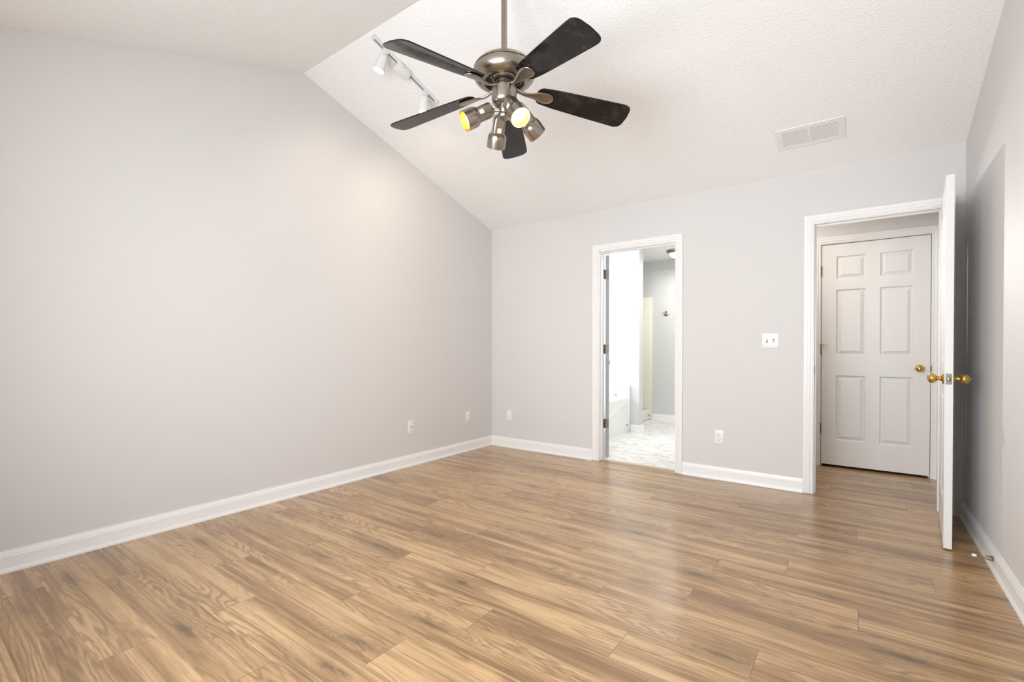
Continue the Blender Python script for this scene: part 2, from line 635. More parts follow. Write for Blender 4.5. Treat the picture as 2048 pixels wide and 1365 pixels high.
# ceiling: vaulted slab
cp = [(T, H), (0, H), (RY, RZ), (2 * RY, H), (YF - T, H), (YF - T, H + 0.12), (RY, RZ + 0.12), (T, H + 0.12)]
struct('ceiling', prism(B(), cp, -T, W + T, lambda a, b, d: (d, a, b)), M['ceiling'],
       'white stippled vaulted bedroom ceiling with a ridge', 'ceiling', smooth=0)
gp = [(T, 0), (T, H), (0, H), (RY, RZ), (2 * RY, H), (YF - T, H), (YF - T, 0)]
struct('wall_left', prism(B(), gp, -T, 0.0, lambda a, b, d: (d, a, b)), M['wall'],
       'large plain light grey gable wall at the left of the photo', 'wall', smooth=0)
struct('wall_right', prism(B(), gp, W, W + T, lambda a, b, d: (d, a, b)), M['wall'],
       'light grey wall at the right edge of the photo behind the open door', 'wall', smooth=0)
bm = cells(B(), [0, BX0 - J, BX1 + J, DX0 - J, DX1 + J, W], [0, DZ + J, BZ + J, H],
           [(BX0 - J, BX1 + J, 0, BZ + J), (DX0 - J, DX1 + J, 0, DZ + J)], 0, T)
struct('wall_back', bm, M['wall'], 'light grey back wall holding the bathroom doorway and the hall doorway', 'wall', smooth=0)
wins = [(1.22, 2.17, 0.70, 2.20), (2.22, 3.17, 0.70, 2.20)]
bm = cells(B(), [0, 1.22, 2.17, 2.22, 3.17, W], [0, 0.70, 2.20, H], wins, YF - T, YF)
struct('wall_front', bm, M['wall'], 'light grey window wall behind the photographer', 'wall', smooth=0)
for i, (a, b, c, d) in enumerate(wins):
    bm = B()
    fw = 0.05
    ya, yb = YF - 0.07, YF + 0.012
    box(bm, a, a + fw, ya, yb, c, d, 0.004)
    box(bm, b - fw, b, ya, yb, c, d, 0.004)
    box(bm, a + fw, b - fw, ya, yb, c, c + fw, 0.004)
    box(bm, a + fw, b - fw, ya, yb, d - fw, d, 0.004)
    box(bm, a + fw, b - fw, ya + 0.01, yb - 0.03, (c + d) / 2 - 0.02, (c + d) / 2 + 0.02, 0.004)
    struct('window_%d' % (i + 1), bm, M['trim'],
           ['white framed window behind the photographer, the one nearer the left wall',
            'white framed window behind the photographer, the one nearer the right wall'][i], 'window')

# ---- hall beyond the bedroom doorway
bm = cells(B(), [2.27, HX0 - J, HX1 + J, W], [0, HZ + J, H], [(HX0 - J, HX1 + J, 0, HZ + J)], HY, HY + T)
struct('wall_hall', bm, M['wall'], 'beige grey hall wall around the closed six panel door', 'wall', smooth=0)
struct('wall_hall_right', box(B(), W, W + T, T, HY + 0.4, 0, H), M['wall'], 'hall side wall right of the six panel door', 'wall', smooth=0)
struct('wall_hall_left', box(B(), 2.155, 2.27, T, 2.95, 0, H), M['wall'], 'wall dividing the hall from the bathroom', 'wall', smooth=0)
struct('ceiling_hall', box(B(), 2.155, W, T, HY + 0.4, H, H + 0.1), M['ceiling'], 'low flat hall ceiling above the six panel door', 'ceiling', smooth=0)
struct('wall_blocker', box(B(), 2.27, W, HY + 0.3, HY + 0.4, 0, H), M['black'], 'added black panel blocking light behind the closed six panel door', 'wall', smooth=0)  # unseen panel added to stop outside light leaking round the door

# ---- bathroom shell
PYA, PYB, PX = 1.762, 1.892, 1.060      # partition between tub and shower
FY = 2.95
struct('floor_bathroom', box(B(), -0.9, 2.155, 0.10, FY, -0.02, 0.0), M['marble'], 'white marble look bathroom floor with grey veins', 'floor', smooth=0)
struct('ceiling_bathroom', box(B(), -0.9, 2.155, T, FY, H, H + 0.1), M['ceiling'], 'white bathroom ceiling seen through the doorway', 'ceiling', smooth=0)
struct('wall_bathroom_far', box(B(), -0.9, 2.27, FY, FY + 0.1, 0, H), M['bathwall'], 'light grey far bathroom wall with the robe hook', 'wall', smooth=0)
struct('wall_bathroom_left', box(B(), -1.0, -0.9, T, FY, 0, H), M['bathwall'], 'bathroom end wall hidden behind the left jamb', 'wall', smooth=0)
struct('wall_bathroom_partition', box(B(), -0.9, PX, PYA, PYB, 0, H), M['bathwall'], 'pale blue white partition wall behind the bathtub', 'wall', smooth=0)

# ------------------------------------------------------------------ trim profiles
# baseboard profile (depth from wall, height)
BP = [(0, 0), (0.021, 0), (0.0215, 0.006), (0.019, 0.014), (0.0145, 0.022), (0.0135, 0.026), (0.0135, 0.078), (0.0115, 0.082),
      (0.0115, 0.087), (0.008, 0.096), (0.0055, 0.101), (0.005, 0.107), (0, 0.107)]
BPB = [(d, z * 0.85) for d, z in BP]


def baseboard(name, a, b, nrm, label, prof=BP, mats=None, miter=(0, 0)):
    """from a to b along the wall foot; nrm = inward normal; miter: shorten (+) or lengthen by depth at each end."""
    a, b, nrm = Vector(a), Vector(b), Vector(nrm)
    t = (b - a).normalized()
    bm = B()
    A = [bm.verts.new(a + nrm * d + t * (d * miter[0]) + Vector((0, 0, z))) for d, z in prof]
    Bv = [bm.verts.new(b + nrm * d - t * (d * miter[1]) + Vector((0, 0, z))) for d, z in prof]
    n = len(prof)
    for i in range(n):
        j = (i + 1) % n
        bm.faces.new((A[i], A[j], Bv[j], Bv[i]))
    bm.faces.new(A)
    bm.faces.new(Bv)
    return struct(name, bm, mats or M['trim'], label, 'baseboard', smooth=25)


CW = 0.062   # casing width
# casing profile: (distance outward from inner edge, depth)
CP = [(0, 0), (0, 0.009), (0.003, 0.0105), (0.009, 0.0105), (0.011, 0.0085), (0.014, 0.0085), (0.018, 0.0135), (0.026, 0.0155),
      (0.030, 0.0155), (0.032, 0.0140), (0.035, 0.0140), (0.037, 0.0165), (0.046, 0.0185), (0.056, 0.0185), (0.060, 0.0165), (CW, 0.012), (CW, 0)]


def casing_into(bm, x0, x1, zt, y, s):
    """U-shaped casing round an opening x0..x1, top zt on wall plane y; s=-1 faces -y."""
    def ring(px, pz, dx, dz):
        return [bm.verts.new((px + dx * w, y + s * d, pz + dz * w)) for w, d in CP]
    rs = [ring(x0, 0.002, -1, 0), ring(x0, zt, -1, 1), ring(x1, zt, 1, 1), ring(x1, 0.002, 1, 0)]
    n = len(CP)
    for A, Bv in zip(rs, rs[1:]):
        for i in range(n):
            j = (i + 1) % n
            bm.faces.new((A[i], A[j], Bv[j], Bv[i]))
    bm.faces.new(rs[0])
    bm.faces.new(rs[-1])


def jamb_into(bm, x0, x1, zt, y0, y1, stop=None):
    box(bm, x0 - J, x0, y0, y1, 0.001, zt + J)
    box(bm, x1, x1 + J, y0, y1, 0.001, zt + J)
    box(bm, x0, x1, y0, y1, zt, zt + J)
    if stop:
        a, b = stop
        t = 0.011
        box(bm, x0, x0 + t, a, b, 0.001, zt, 0.002)
        box(bm, x1 - t, x1, a, b, 0.001, zt, 0.002)
        box(bm, x0 + t, x1 - t, a, b, zt - t, zt, 0.002)


RV = 0.006
bm = B()
casing_into(bm, BX0 - RV, BX1 + RV, BZ + RV, 0, -1)
casing_into(bm, BX0 - RV, BX1 + RV, BZ + RV, T, 1)
jamb_into(bm, BX0, BX1, BZ, 0, T, (0.035, 0.072))
trim1 = struct('trim_1', bm, M['trim'], 'white moulded casing and jamb around the bathroom doorway', 'door frame', smooth=25)
bm = B()
casing_into(bm, DX0 - RV, DX1 + RV, DZ + RV, 0, -1)
casing_into(bm, DX0 - RV, DX1 + RV, DZ + RV, T, 1)
jamb_into(bm, DX0, DX1, DZ, 0, T, (0.040, 0.078))
trim2 = struct('trim_2', bm, M['trim'], 'white moulded casing and jamb around the doorway to the hall', 'door frame', smooth=25)
# strike plate on the left jamb
bm = box(B(), DX0, DX0 + 0.0015, 0.004, 0.034, 0.915, 0.975, 0.0006, 1)
obj('strike_plate', bm, M['hinge'], trim2)
bm = B()
casing_into(bm, HX0 - RV, HX1 + RV, HZ + RV, HY, -1)
jamb_into(bm, HX0, HX1, HZ, HY, HY + T, None)
box(bm, HX0, HX0 + 0.011, HY + 0.046, HY + 0.08, 0.001, HZ)
box(bm, HX1 - 0.011, HX1, HY + 0.046, HY + 0.08, 0.001, HZ)
box(bm, HX0, HX1, HY + 0.046, HY + 0.08, HZ - 0.011, HZ)
trim3 = struct('trim_3', bm, M['trim'], 'white moulded casing around the closed six panel hall door', 'door frame', smooth=25)
bm = box(B(), HX1 - 0.003, HX1 + 0.004, HY - 0.011, HY + 0.004, 0.905, 0.955, 0.001, 1)
obj('strike_plate', bm, M['brass_old'], trim3)

# threshold strip at the bathroom doorway
bm = B()
prism(bm, [(0.078, 0.0), (0.078, 0.003), (0.086, 0.006), (0.108, 0.006), (0.116, 0.003), (0.116, 0.0)], BX0, BX1, lambda a, b, d: (d, a, b))
struct('trim_4', bm, M['strip'], 'pale threshold strip where plank floor meets marble floor', 'threshold')

baseboard('baseboard_left', (0, YF, 0), (0, 0, 0), (1, 0, 0), 'long white moulded baseboard along the left wall', miter=(1, 1))
baseboard('baseboard_back', (0, 0, 0), (BX0 - RV - CW, 0, 0), (0, -1, 0), 'white baseboard between the left corner and the bathroom doorway', miter=(1, 0))
baseboard('baseboard_back_center', (BX1 + RV + CW, 0, 0), (DX0 - RV - CW, 0, 0), (0, -1, 0), 'white baseboard between the bathroom doorway and the hall doorway')
baseboard('baseboard_right', (W, YF, 0), (W, 0, 0), (-1, 0, 0), 'white baseboard along the right wall holding the spring doorstop', miter=(1, 0.2))
baseboard('baseboard_front', (0, YF, 0), (W, YF, 0), (0, 1, 0), 'white baseboard behind the photographer', miter=(1, 1))
baseboard('baseboard_hall', (W, T, 0), (W, HY, 0), (-1, 0, 0), 'white baseboard in the hall right of the six panel door')
baseboard('baseboard_bathroom', (0.815, FY, 0), (2.155, FY, 0), (0, -1, 0), 'white baseboard on the far bathroom wall right of the shower', BPB)
bm = B()
pr = BPB
path = [(Vector((0.945, PYA, 0)), Vector((0, -1, 0))), (Vector((PX, PYA, 0)), Vector((1, -1, 0))), (Vector((PX, PYB, 0)), Vector((1, 1, 0))), (Vector((0.82, PYB, 0)), Vector((0, 1, 0)))]
rings = [[bm.verts.new(p + nn * d + Vector((0, 0, z))) for d, z in pr] for p, nn in path]
for A, Bv in zip(rings, rings[1:]):
    for i in range(len(pr)):
        j = (i + 1) % len(pr)
        bm.faces.new((A[i], A[j], Bv[j], Bv[i]))
bm.faces.new(rings[0])
bm.faces.new(rings[-1])
struct('baseboard_partition', bm, M['trim'], 'white baseboard wrapping the end of the bathroom partition', 'baseboard', smooth=25)

# ------------------------------------------------------------------ doors


def panel_leaf(bm, w, h, t):
    """six panel leaf; x 0..w, y 0..t, z 0..h; panels pressed into both faces."""
    k = w / 0.772
    xs = [0, 0.111 * k, 0.333 * k, 0.432 * k, 0.660 * k, w]
    zs = [0, 0.230, 0.830, 1.016, 1.620, 1.716, 1.926, h]
    for side in (0, 1):
        y = t if side else 0.0
        s = -1 if side else 1
        for i in range(5):
            for j in range(7):
                x0, x1, z0, z1 = xs[i], xs[i + 1], zs[j], zs[j + 1]

                def q(ins, dep):
                    return [bm.verts.new((a, y + s * dep, b)) for a, b in
                            ((x0 + ins, z0 + ins), (x1 - ins, z0 + ins), (x1 - ins, z1 - ins), (x0 + ins, z1 - ins))]
                if i in (1, 3) and j in (1, 3, 5):
                    rings = [q(0, 0), q(0.003, 0.0015), q(0.009, 0.0115), q(0.013, 0.0125), q(0.036, 0.0035), q(0.039, 0.0015)]
                    for A, Bv in zip(rings, rings[1:]):
                        for e in range(4):
                            f = (e + 1) % 4
                            bm.faces.new((A[e], A[f], Bv[f], Bv[e]))
                    bm.faces.new(rings[-1])
                else:
                    bm.faces.new(q(0, 0))
    for a in ((0, 0), (w, 0)):
        x = a[0]
        bm.faces.new([bm.verts.new(c) for c in ((x, 0, 0), (x, t, 0), (x, t, h), (x, 0, h))])
    for z in (0, h):
        bm.faces.new([bm.verts.new(c) for c in ((0, 0, z), (w, 0, z), (w, t, z), (0, t, z))])
    bmesh.ops.remove_doubles(bm, verts=bm.verts[:], dist=0.0002)
    return bm


def knob_bm(p, d, round_=True):
    """door knob standing on a face at p, pointing along d."""
    bm = B()
    m = axis_matrix(p, d)
    if round_:
        prof = [(0, 0), (0.031, 0), (0.032, 0.003), (0.030, 0.006), (0.018, 0.009), (0.013, 0.013), (0.0115, 0.020), (0.0135, 0.027),
                (0.0125, 0.029), (0.019, 0.031), (0.0245, 0.036), (0.0275, 0.043), (0.028, 0.050), (0.026, 0.058), (0.021, 0.065), (0.012, 0.0695), (0.004, 0.071), (0, 0.071)]
    else:
        prof = [(0, 0), (0.029, 0), (0.030, 0.004), (0.024, 0.008), (0.013, 0.013), (0.010, 0.022), (0.012, 0.030), (0.022, 0.034), (0.026, 0.040),
                (0.026, 0.046), (0.022, 0.052), (0.010, 0.054), (0, 0.054)]
    return lathe(bm, prof, 28, m)


def hinge_bm(p, leafs, h=0.089, r=0.0065, seg=10):
    """barrel at p (vertical) plus flat leaves [(direction, length, thickness offset dir)]."""
    bm = B()
    x, y, z = p
    n = 5
    for i in range(n):
        a = z - h / 2 + i * h / n + 0.0006
        b_ = z - h / 2 + (i + 1) * h / n - 0.0006
        lathe(bm, [(0, a), (r, a), (r, b_), (0, b_)], seg, Matrix.Translation((x, y, 0)))
    for zz, s in ((z + h / 2, 1), (z - h / 2, -1)):
        lathe(bm, [(r * .8, zz), (r * .8, zz + s * .002), (0, zz + s * .004)], seg, Matrix.Translation((x, y, 0)))
    for d, ln, off in leafs:
        d = Vector(d).normalized()
        nn = Vector((-d.y, d.x, 0))
        a = Vector((x, y, 0)) + nn * off
        rr = 0.012
        out = [(0.0, z - h / 2), (ln - rr, z - h / 2)]
        for k in range(1, 5):
            t = k / 5 * PI / 2
            out.append((ln - rr + rr * math.sin(t), z - h / 2 + rr - rr * math.cos(t)))
        out.append((ln, z - h / 2 + rr))
        out.append((ln, z + h / 2 - rr))
        for k in range(1, 5):
            t = k / 5 * PI / 2
            out.append((ln - rr + rr * math.cos(t), z + h / 2 - rr + rr * math.sin(t)))
        out += [(ln - rr, z + h / 2), (0.0, z + h / 2)]
        prism(bm, out, 0, 0.0022, lambda aa, bb, dd: a + d * aa + nn * dd + Vector((0, 0, bb)))
    return bm


# --- door_2: the bedroom door, opened into the room, seen edge on
LT = 0.035
d2 = obj('door_2', panel_leaf(B(), 0.717, 2.034, LT), M['door'], smooth=0)
tag(d2, 'white bedroom door standing open edge on, two brass knobs and a latch plate', 'door', kind='structure')
# local: x from hinge edge outwards, y thickness. hinge edge near (3.80,-0.03); leaf runs towards -y
ang = math.radians(-90 - 4.3)
d2.rotation_euler = (0, 0, ang)
d2.location = (3.806, -0.030, 0.010)
# face y=0 faces -x (hall side when open), face y=LT faces the right wall
kx, kz = 0.715 - 0.068, 0.925
k1 = obj('door_knob', knob_bm((kx, 0, kz), (0, -1, 0)), M['brass'], d2)
k2 = obj('door_knob', knob_bm((kx, LT, kz), (0, 1, 0)), M['brass'], d2)
bm = B()
lathe(bm, [(0, 0.0705), (0.003, 0.0705), (0.003, 0.077), (0, 0.077)], 10, axis_matrix((kx, LT, kz), (0, 1, 0)))
obj('lock_button', bm, M['brass'], k2)
bm = box(B(), 0.7160, 0.7184, 0.005, 0.030, kz - 0.029, kz + 0.029, 0.0008, 1)
lp = obj('latch_plate', bm, M['hinge'], d2)
bm = B()
box(bm, 0.7175, 0.7285, 0.0115, 0.0235, kz - 0.010, kz + 0.010, 0.002, 2)
obj('latch_bolt', bm, M['nickel_dark'], lp)
for zz in (kz - 0.021, kz + 0.021):
    bm = lathe(B(), [(0.0035, 0), (0.003, 0.0008), (0, 0.001)], 10, axis_matrix((0.7184, 0.0175, zz), (1, 0, 0)))
    obj('screw', bm, M['nickel_dark'], lp)
for hz in (0.28, 1.02, 1.80):
    obj('hinge', hinge_bm((-0.004, LT + 0.004, hz), [((0, -1, 0), 0.030, -0.001)]), M['brass_old'], d2)

# --- door_1: bathroom door swung past square into the bathroom
d1 = obj('door_1', panel_leaf(B(), 0.722, 2.005, LT), M['door'], smooth=0)
tag(d1, 'white bathroom door folded back behind the left jamb showing its hinge edge', 'door', kind='structure')
A1 = math.radians(118.5)
d1.rotation_euler = (0, 0, A1)
PIN = Vector((1.343, 0.126, 0))
# local: pin at (0, LT): leaf occupies y 0..LT
off = Matrix.Rotation(A1, 3, 'Z') @ Vector((0.002, LT + 0.002, 0))
d1.location = (PIN.x - off.x, PIN.y - off.y, 0.018)
for hz in (0.335, 1.075, 1.815):
    bm = hinge_bm((-0.002, LT + 0.004, hz), [((0, -1, 0), 0.034, -0.0012)])
    hg = obj('hinge', bm, M['hinge'], d1)
    jl = hinge_bm((-0.002, LT + 0.004, hz), [((math.cos(-A1 - PI / 2), math.sin(-A1 - PI / 2), 0), 0.028, -0.006)], r=0.002)
    jo = obj('hinge_leaf', jl, M['hinge'], hg)
ed = obj('door_edge_shade', box(B(), -0.0012, 0.0004, 0.0004, LT - 0.0004, 0.001, 2.004), M['edge'], d1)  # thin strip over the white leaf's hinge edge, shade painted in as grey
ed['label'] = 'white hinge edge with its shade painted in grey'
obj('door_knob', knob_bm((0.722 - 0.066, 0, 0.925), (0, -1, 0), False), M['nickel'], d1)
obj('door_knob', knob_bm((0.722 - 0.066, LT, 0.925), (0, 1, 0), False), M['nickel'], d1)

# --- door_3: closed six panel hall door
d3 = obj('door_3', panel_leaf(B(), HX1 - HX0 - 0.008, 2.036, LT), M['door'], smooth=0)
tag(d3, 'closed white six panel door at the back of the hall with a brass knob', 'door', kind='structure')
d3.location = (HX0 + 0.004, HY + 0.006, 0.022)
obj('door_knob', knob_bm((0.696, 0, 0.908), (0, -1, 0)), M['brass'], d3)
for hz in (0.33, 1.065, 1.80):
    h = obj('hinge', hinge_bm((-0.006, -0.007, hz), [((1, 0, 0), 0.006, 0.001)], r=0.007), M['brass_old'], d3)
    if abs(hz - 1.065) < 0.01:
        bm = B()
        tube(bm, [(-0.034, -0.012, hz + 0.05), (0.04, -0.020, hz + 0.05)], 0.0035, 8)
        lathe(bm, [(0, 0), (0.007, 0), (0.007, 0.008), (0, 0.01)], 10, axis_matrix((0.04, -0.020, hz + 0.05), (1, 0, 0)))
        lathe(bm, [(0, 0), (0.006, 0), (0.006, 0.008), (0, 0.01)], 10, axis_matrix((-0.034, -0.012, hz + 0.05), (-1, 0, 0)))
        lathe(bm, [(0.008, -0.004), (0.010, -0.004), (0.010, 0.004), (0.0, 0.004)], 12, Matrix.Translation((-0.006, -0.008, hz + 0.05)))
        obj('hinge_pin_stop', bm, M['brass'], h)

# ------------------------------------------------------------------ wall plates


def wall_thing(name, label, cat, loc, wall, group=None):
    """local frame: x along the wall to the right, y out of the wall into the room, z up"""
    rz = {'back': PI, 'left': -PI / 2}[wall]
    return thing(name, label, cat, loc, (0, 0, rz), group)


def plate(parent, w=0.07, h=0.115, mat='plastic', t=0.006):
    return obj('cover_plate', box(B(), -w / 2, w / 2, 0.0, t, -h / 2, h / 2, 0.0025, 3), M[mat], parent)


def screw(parent, x, z, y=0.006, mat='plastic', r=0.0035):
    bm = lathe(B(), [(0, 0), (r, 0), (r * .8, 0.0012), (0, 0.0015)], 10, axis_matrix((x, y, z), (0, 1, 0)))
    return obj('screw', bm, M[mat], parent)


def receptacle(parent, z):
    bm = B()
    pts = []
    for k in range(28):
        a = 2 * PI * k / 28
        pts.append((0.0175 * math.cos(a), max(-0.0142, min(0.0142, 0.0175 * math.sin(a)))))
    prism(bm, pts, 0.005, 0.0085, lambda a, b, d: (a, d, z + b))
    rc = obj('receptacle', bm, M['plastic'], parent)
    bm = B()
    box(bm, -0.0078, -0.0052, 0.0080, 0.0089, z + 0.000, z + 0.009)
    box(bm, 0.0052, 0.0078, 0.0080, 0.0089, z + 0.000, z + 0.008)
    lathe(bm, [(0, 0), (0.0028, 0), (0.0028, 0.0009), (0, 0.0009)], 10, axis_matrix((0, 0.0080, z - 0.008), (0, 1, 0)))
    obj('socket_slot', bm, M['slot'], rc)


def outlet(label, loc, wall):
    t = wall_thing('wall_outlet', label, 'outlet', loc, wall, 'duplex wall outlets')
    plate(t)
    receptacle(t, 0.0195)
    receptacle(t, -0.0195)
    screw(t, 0, 0)
    return t


outlet('white duplex outlet low on the back wall between the two doorways', (2.4365, 0, 0.358), 'back')
outlet('white duplex outlet low on the left wall beside the room corner', (0, -0.408, 0.366), 'left')
t = wall_thing('cable_jack', 'ivory cable jack plate low on the left wall, farther from the corner', 'wall plate', (0, -1.214, 0.365), 'left')
plate(t, mat='ivory')
bm = lathe(B(), [(0, 0), (0.0062, 0), (0.0062, 0.004), (0.0045, 0.004), (0.0045, 0.010), (0.0, 0.010)], 12, axis_matrix((0, 0.006, 0), (0, 1, 0)))
obj('coax_connector', bm, M['nickel_dark'], t)
screw(t, 0, 0.042, mat='nickel')
screw(t, 0, -0.042, mat='nickel')
t = wall_thing('blank_plate', 'blank white cover plate low on the back wall beside the room corner', 'wall plate', (0.25, 0, 0.352), 'back')
plate(t)
screw(t, 0, 0.042)
screw(t, 0, -0.042)
t = wall_thing('light_switch', 'white double light switch plate on the back wall left of the hall doorway', 'light switch', (2.811, 0, 1.161), 'back')
plate(t, 0.117, 0.115)
for sx, up in ((0.023, 1), (-0.023, 0)):
    bm = box(B(), sx - 0.0062, sx + 0.0062, 0.0055, 0.0066, -0.0135, 0.0135)
    so = obj('switch_slot', bm, M['slot'], t)
    bm = B()
    z1 = 0.006 if up else -0.006
    prism(bm, [(0.006, -0.007), (0.006, 0.007), (0.019, z1 + 0.0045), (0.019, z1 - 0.0045)], sx - 0.0040, sx + 0.0040, lambda a, b, d: (d, a, b))
    obj('toggle', bm, M['plastic'], so)
    screw(t, sx, 0.030, mat='nickel', r=0.003)
    screw(t, sx, -0.030, mat='nickel', r=0.003)

# ------------------------------------------------------------------ spring door stop on the right baseboard
t = thing('door_stop', 'spring door stop with white rubber tip on the right baseboard', 'door stop', (W - 0.0135, -0.935, 0.062), (0, 0, 0))
bm = lathe(B(), [(0, 0), (0.011, 0), (0.0115, 0.002), (0.009, 0.005), (0, 0.005)], 16, axis_matrix((0, 0, 0), (-1, 0, 0)))
obj('base', bm, M['brass_old'], t)
pts, rad = [], []
turns, n = 14, 14 * 10
for i in range(n + 1):
    u_ = i / n
    r_ = 0.0085 * (1 - u_) ** 1.5 + 0.0042
    a = 2 * PI * turns * u_
    pts.append((-0.004 - 0.058 * u_, r_ * math.cos(a), r_ * math.sin(a)))
obj('spring', tube(B(), pts, 0.0011, 6), M['brass_old'], t)
bm = lathe(B(), [(0, 0), (0.006, 0), (0.0068, 0.003), (0.0068, 0.014), (0.0055, 0.017), (0, 0.0175)], 14, axis_matrix((-0.060, 0, 0), (-1, 0, 0)))
obj('rubber_tip', bm, M['rubber'], t)

# ------------------------------------------------------------------ ceiling register
sang = math.atan(SL)
vx, vy = 3.097, -0.396
vent = thing('ceiling_vent', 'white louvred air register on the sloped ceiling above the hall doorway', 'vent',
             (vx, vy, H - SL * vy), (PI - sang, 0, 0))
# local: x across, y up the slope (flipped), z out of ceiling into the room
VW, VH = 0.40, 0.212
bm = B()
b1, b2 = 0.042, 0.028
for (a, b, c, d) in ((-VW / 2, VW / 2, -VH / 2, -VH / 2 + b2), (-VW / 2, VW / 2, VH / 2 - b2, VH / 2), (-VW / 2, -VW / 2 + b1, -VH / 2 + b2, VH / 2 - b2),
                     (VW / 2 - b1, VW / 2, -VH / 2 + b2, VH / 2 - b2), (-0.008, 0.008, -VH / 2 + b2, VH / 2 - b2)):
    box(bm, a, b, c, d, 0.0, 0.008, 0.0015, 1)
obj('frame', bm, M['plastic'], vent)
for (x0, x1) in ((-VW / 2 + b1, -0.008), (0.008, VW / 2 - b1)):
    bm = B()
    nl = 12
    hh = VH - 2 * b2
    for i in range(nl):
        c = -hh / 2 + (i + 0.5) * hh / nl
        p = hh / nl
        prism(bm, [(c - p * .26, 0.0060), (c + p * .26, 0.0034), (c + p * .28, 0.0042), (c - p * .24, 0.0068)], x0, x1, lambda a, b, d: (d, a, b))
    obj('louver_bank', bm, M['plastic'], vent)
obj('duct_backing', box(B(), -VW / 2 + 0.02, VW / 2 - 0.02, -VH / 2 + 0.02, VH / 2 - 0.02, 0.0002, 0.0006), M['vent_dark'], vent)
bm = lathe(B(), [(0, 0), (0.004, 0), (0.003, 0.001), (0, 0.0012)], 10, Matrix.Translation((-VW / 2 + 0.02, 0, 0.008)))
obj('screw', bm, M['nickel'], vent)

# ------------------------------------------------------------------ track light
ty0, ty1, tx = -2.243, -1.655, 0.790
tl = thing('track_light', 'white two head track light on the sloped ceiling behind the fan', 'track light',
           (tx, ty0, H - SL * ty0), (-sang, 0, 0))
# local: y down the slope towards the back wall, z = out of the ceiling upwards normal -> room is -z
TLN = math.hypot(ty1 - ty0, (ty1 - ty0) * SL)
bm = B()
box(bm, -0.019, -0.007, 0, TLN, -0.022, 0, 0.0012, 1)
box(bm, 0.007, 0.019, 0, TLN, -0.022, 0, 0.0012, 1)
box(bm, -0.007, 0.007, 0, TLN, -0.008, 0)
box(bm, -0.007, 0.007, 0, 0.02, -0.022, -0.008)
box(bm, -0.007, 0.007, TLN - 0.02, TLN, -0.022, -0.008)
rail = obj('rail', bm, M['tracklight'], tl)
bm = B()
box(bm, -0.0068, 0.0068, 0.02, TLN - 0.02, -0.0125, -0.008)
obj('conductor_slot', bm, M['slot'], rail)
fy = 0.275
bm = box(B(), -0.030, 0.030, fy - 0.055, fy + 0.055, -0.062, -0.010, 0.005, 2)
pf = obj('power_feed', bm, M['tracklight'], tl)
bm = lathe(B(), [(0, 0), (0.003, 0), (0.003, 0.0008), (0, 0.001)], 8, axis_matrix((0.030, fy - 0.01, -0.03), (1, 0, 0)))
obj('screw', bm, M['slot'], pf)


def track_head(y, aim, label):
    """aim is a direction in world space."""
    rinv = Matrix.Rotation(-sang, 3, 'X').inverted()
    d = (rinv @ Vector(aim)).normalized()
    bm = B()
    box(bm, -0.014, 0.014, y - 0.022, y + 0.022, -0.040, -0.015, 0.003, 2)
    lathe(bm, [(0, -0.038), (0.011, -0.038), (0.011, -0.060), (0.009, -0.066), (0, -0.068)], 14, Matrix.Translation((0, y, 0)))
    piv = Vector((0, y, -0.066))
    tube(bm, [piv + Vector((-0.016, 0, 0)), piv + Vector((0.016, 0, 0))], 0.016, 18)
    hd = obj('lamp_head', bm, M['tracklight'], tl)
    m = axis_matrix(piv, d)
    prof = [(0, -0.012), (0.016, -0.011), (0.025, -0.004), (0.030, 0.008), (0.0315, 0.022), (0.0315, 0.040), (0.033, 0.060), (0.036, 0.085),
            (0.0375, 0.102), (0.036, 0.102), (0.033, 0.092), (0.0, 0.091)]
    sh = obj('lamp_shade', lathe(B(), prof, 28, m), M['tracklight'], hd)
    bl = obj('bulb', lathe(B(), [(0.032, 0.0925), (0.031, 0.099), (0.022, 0.104), (0.010, 0.1065), (0, 0.107)], 24, m), M['bulb_track'], hd)
    bl['label'] = label
    rot = Matrix.Rotation(-sang, 3, 'X')
    wp = Vector((tx, ty0, H - SL * ty0)) + rot @ (piv + d * 0.115)
    return wp


TRT = Vector((math.cos(YAW), math.sin(YAW), 0))
aim1 = TRT * -0.34 + Vector((0, 0, -1.0))
aim2 = TRT * -0.08 + Vector((-math.sin(YAW), math.cos(YAW), 0)) * 0.12 + Vector((0, 0, -1.0))
w1 = track_head(0.115, aim1, 'glowing warm bulb facing the camera')
w2 = track_head(0.502, aim2, 'warm bulb hidden behind the fan blade')
spot('track_spot', w1, (0.0, -1.75, 1.55), 14, (1.0, 0.80, 0.60), 125, 1.0)
spot('track_spot', w2, (0.0, -0.85, 1.60), 20, (1.0, 0.80, 0.60), 125, 1.0)

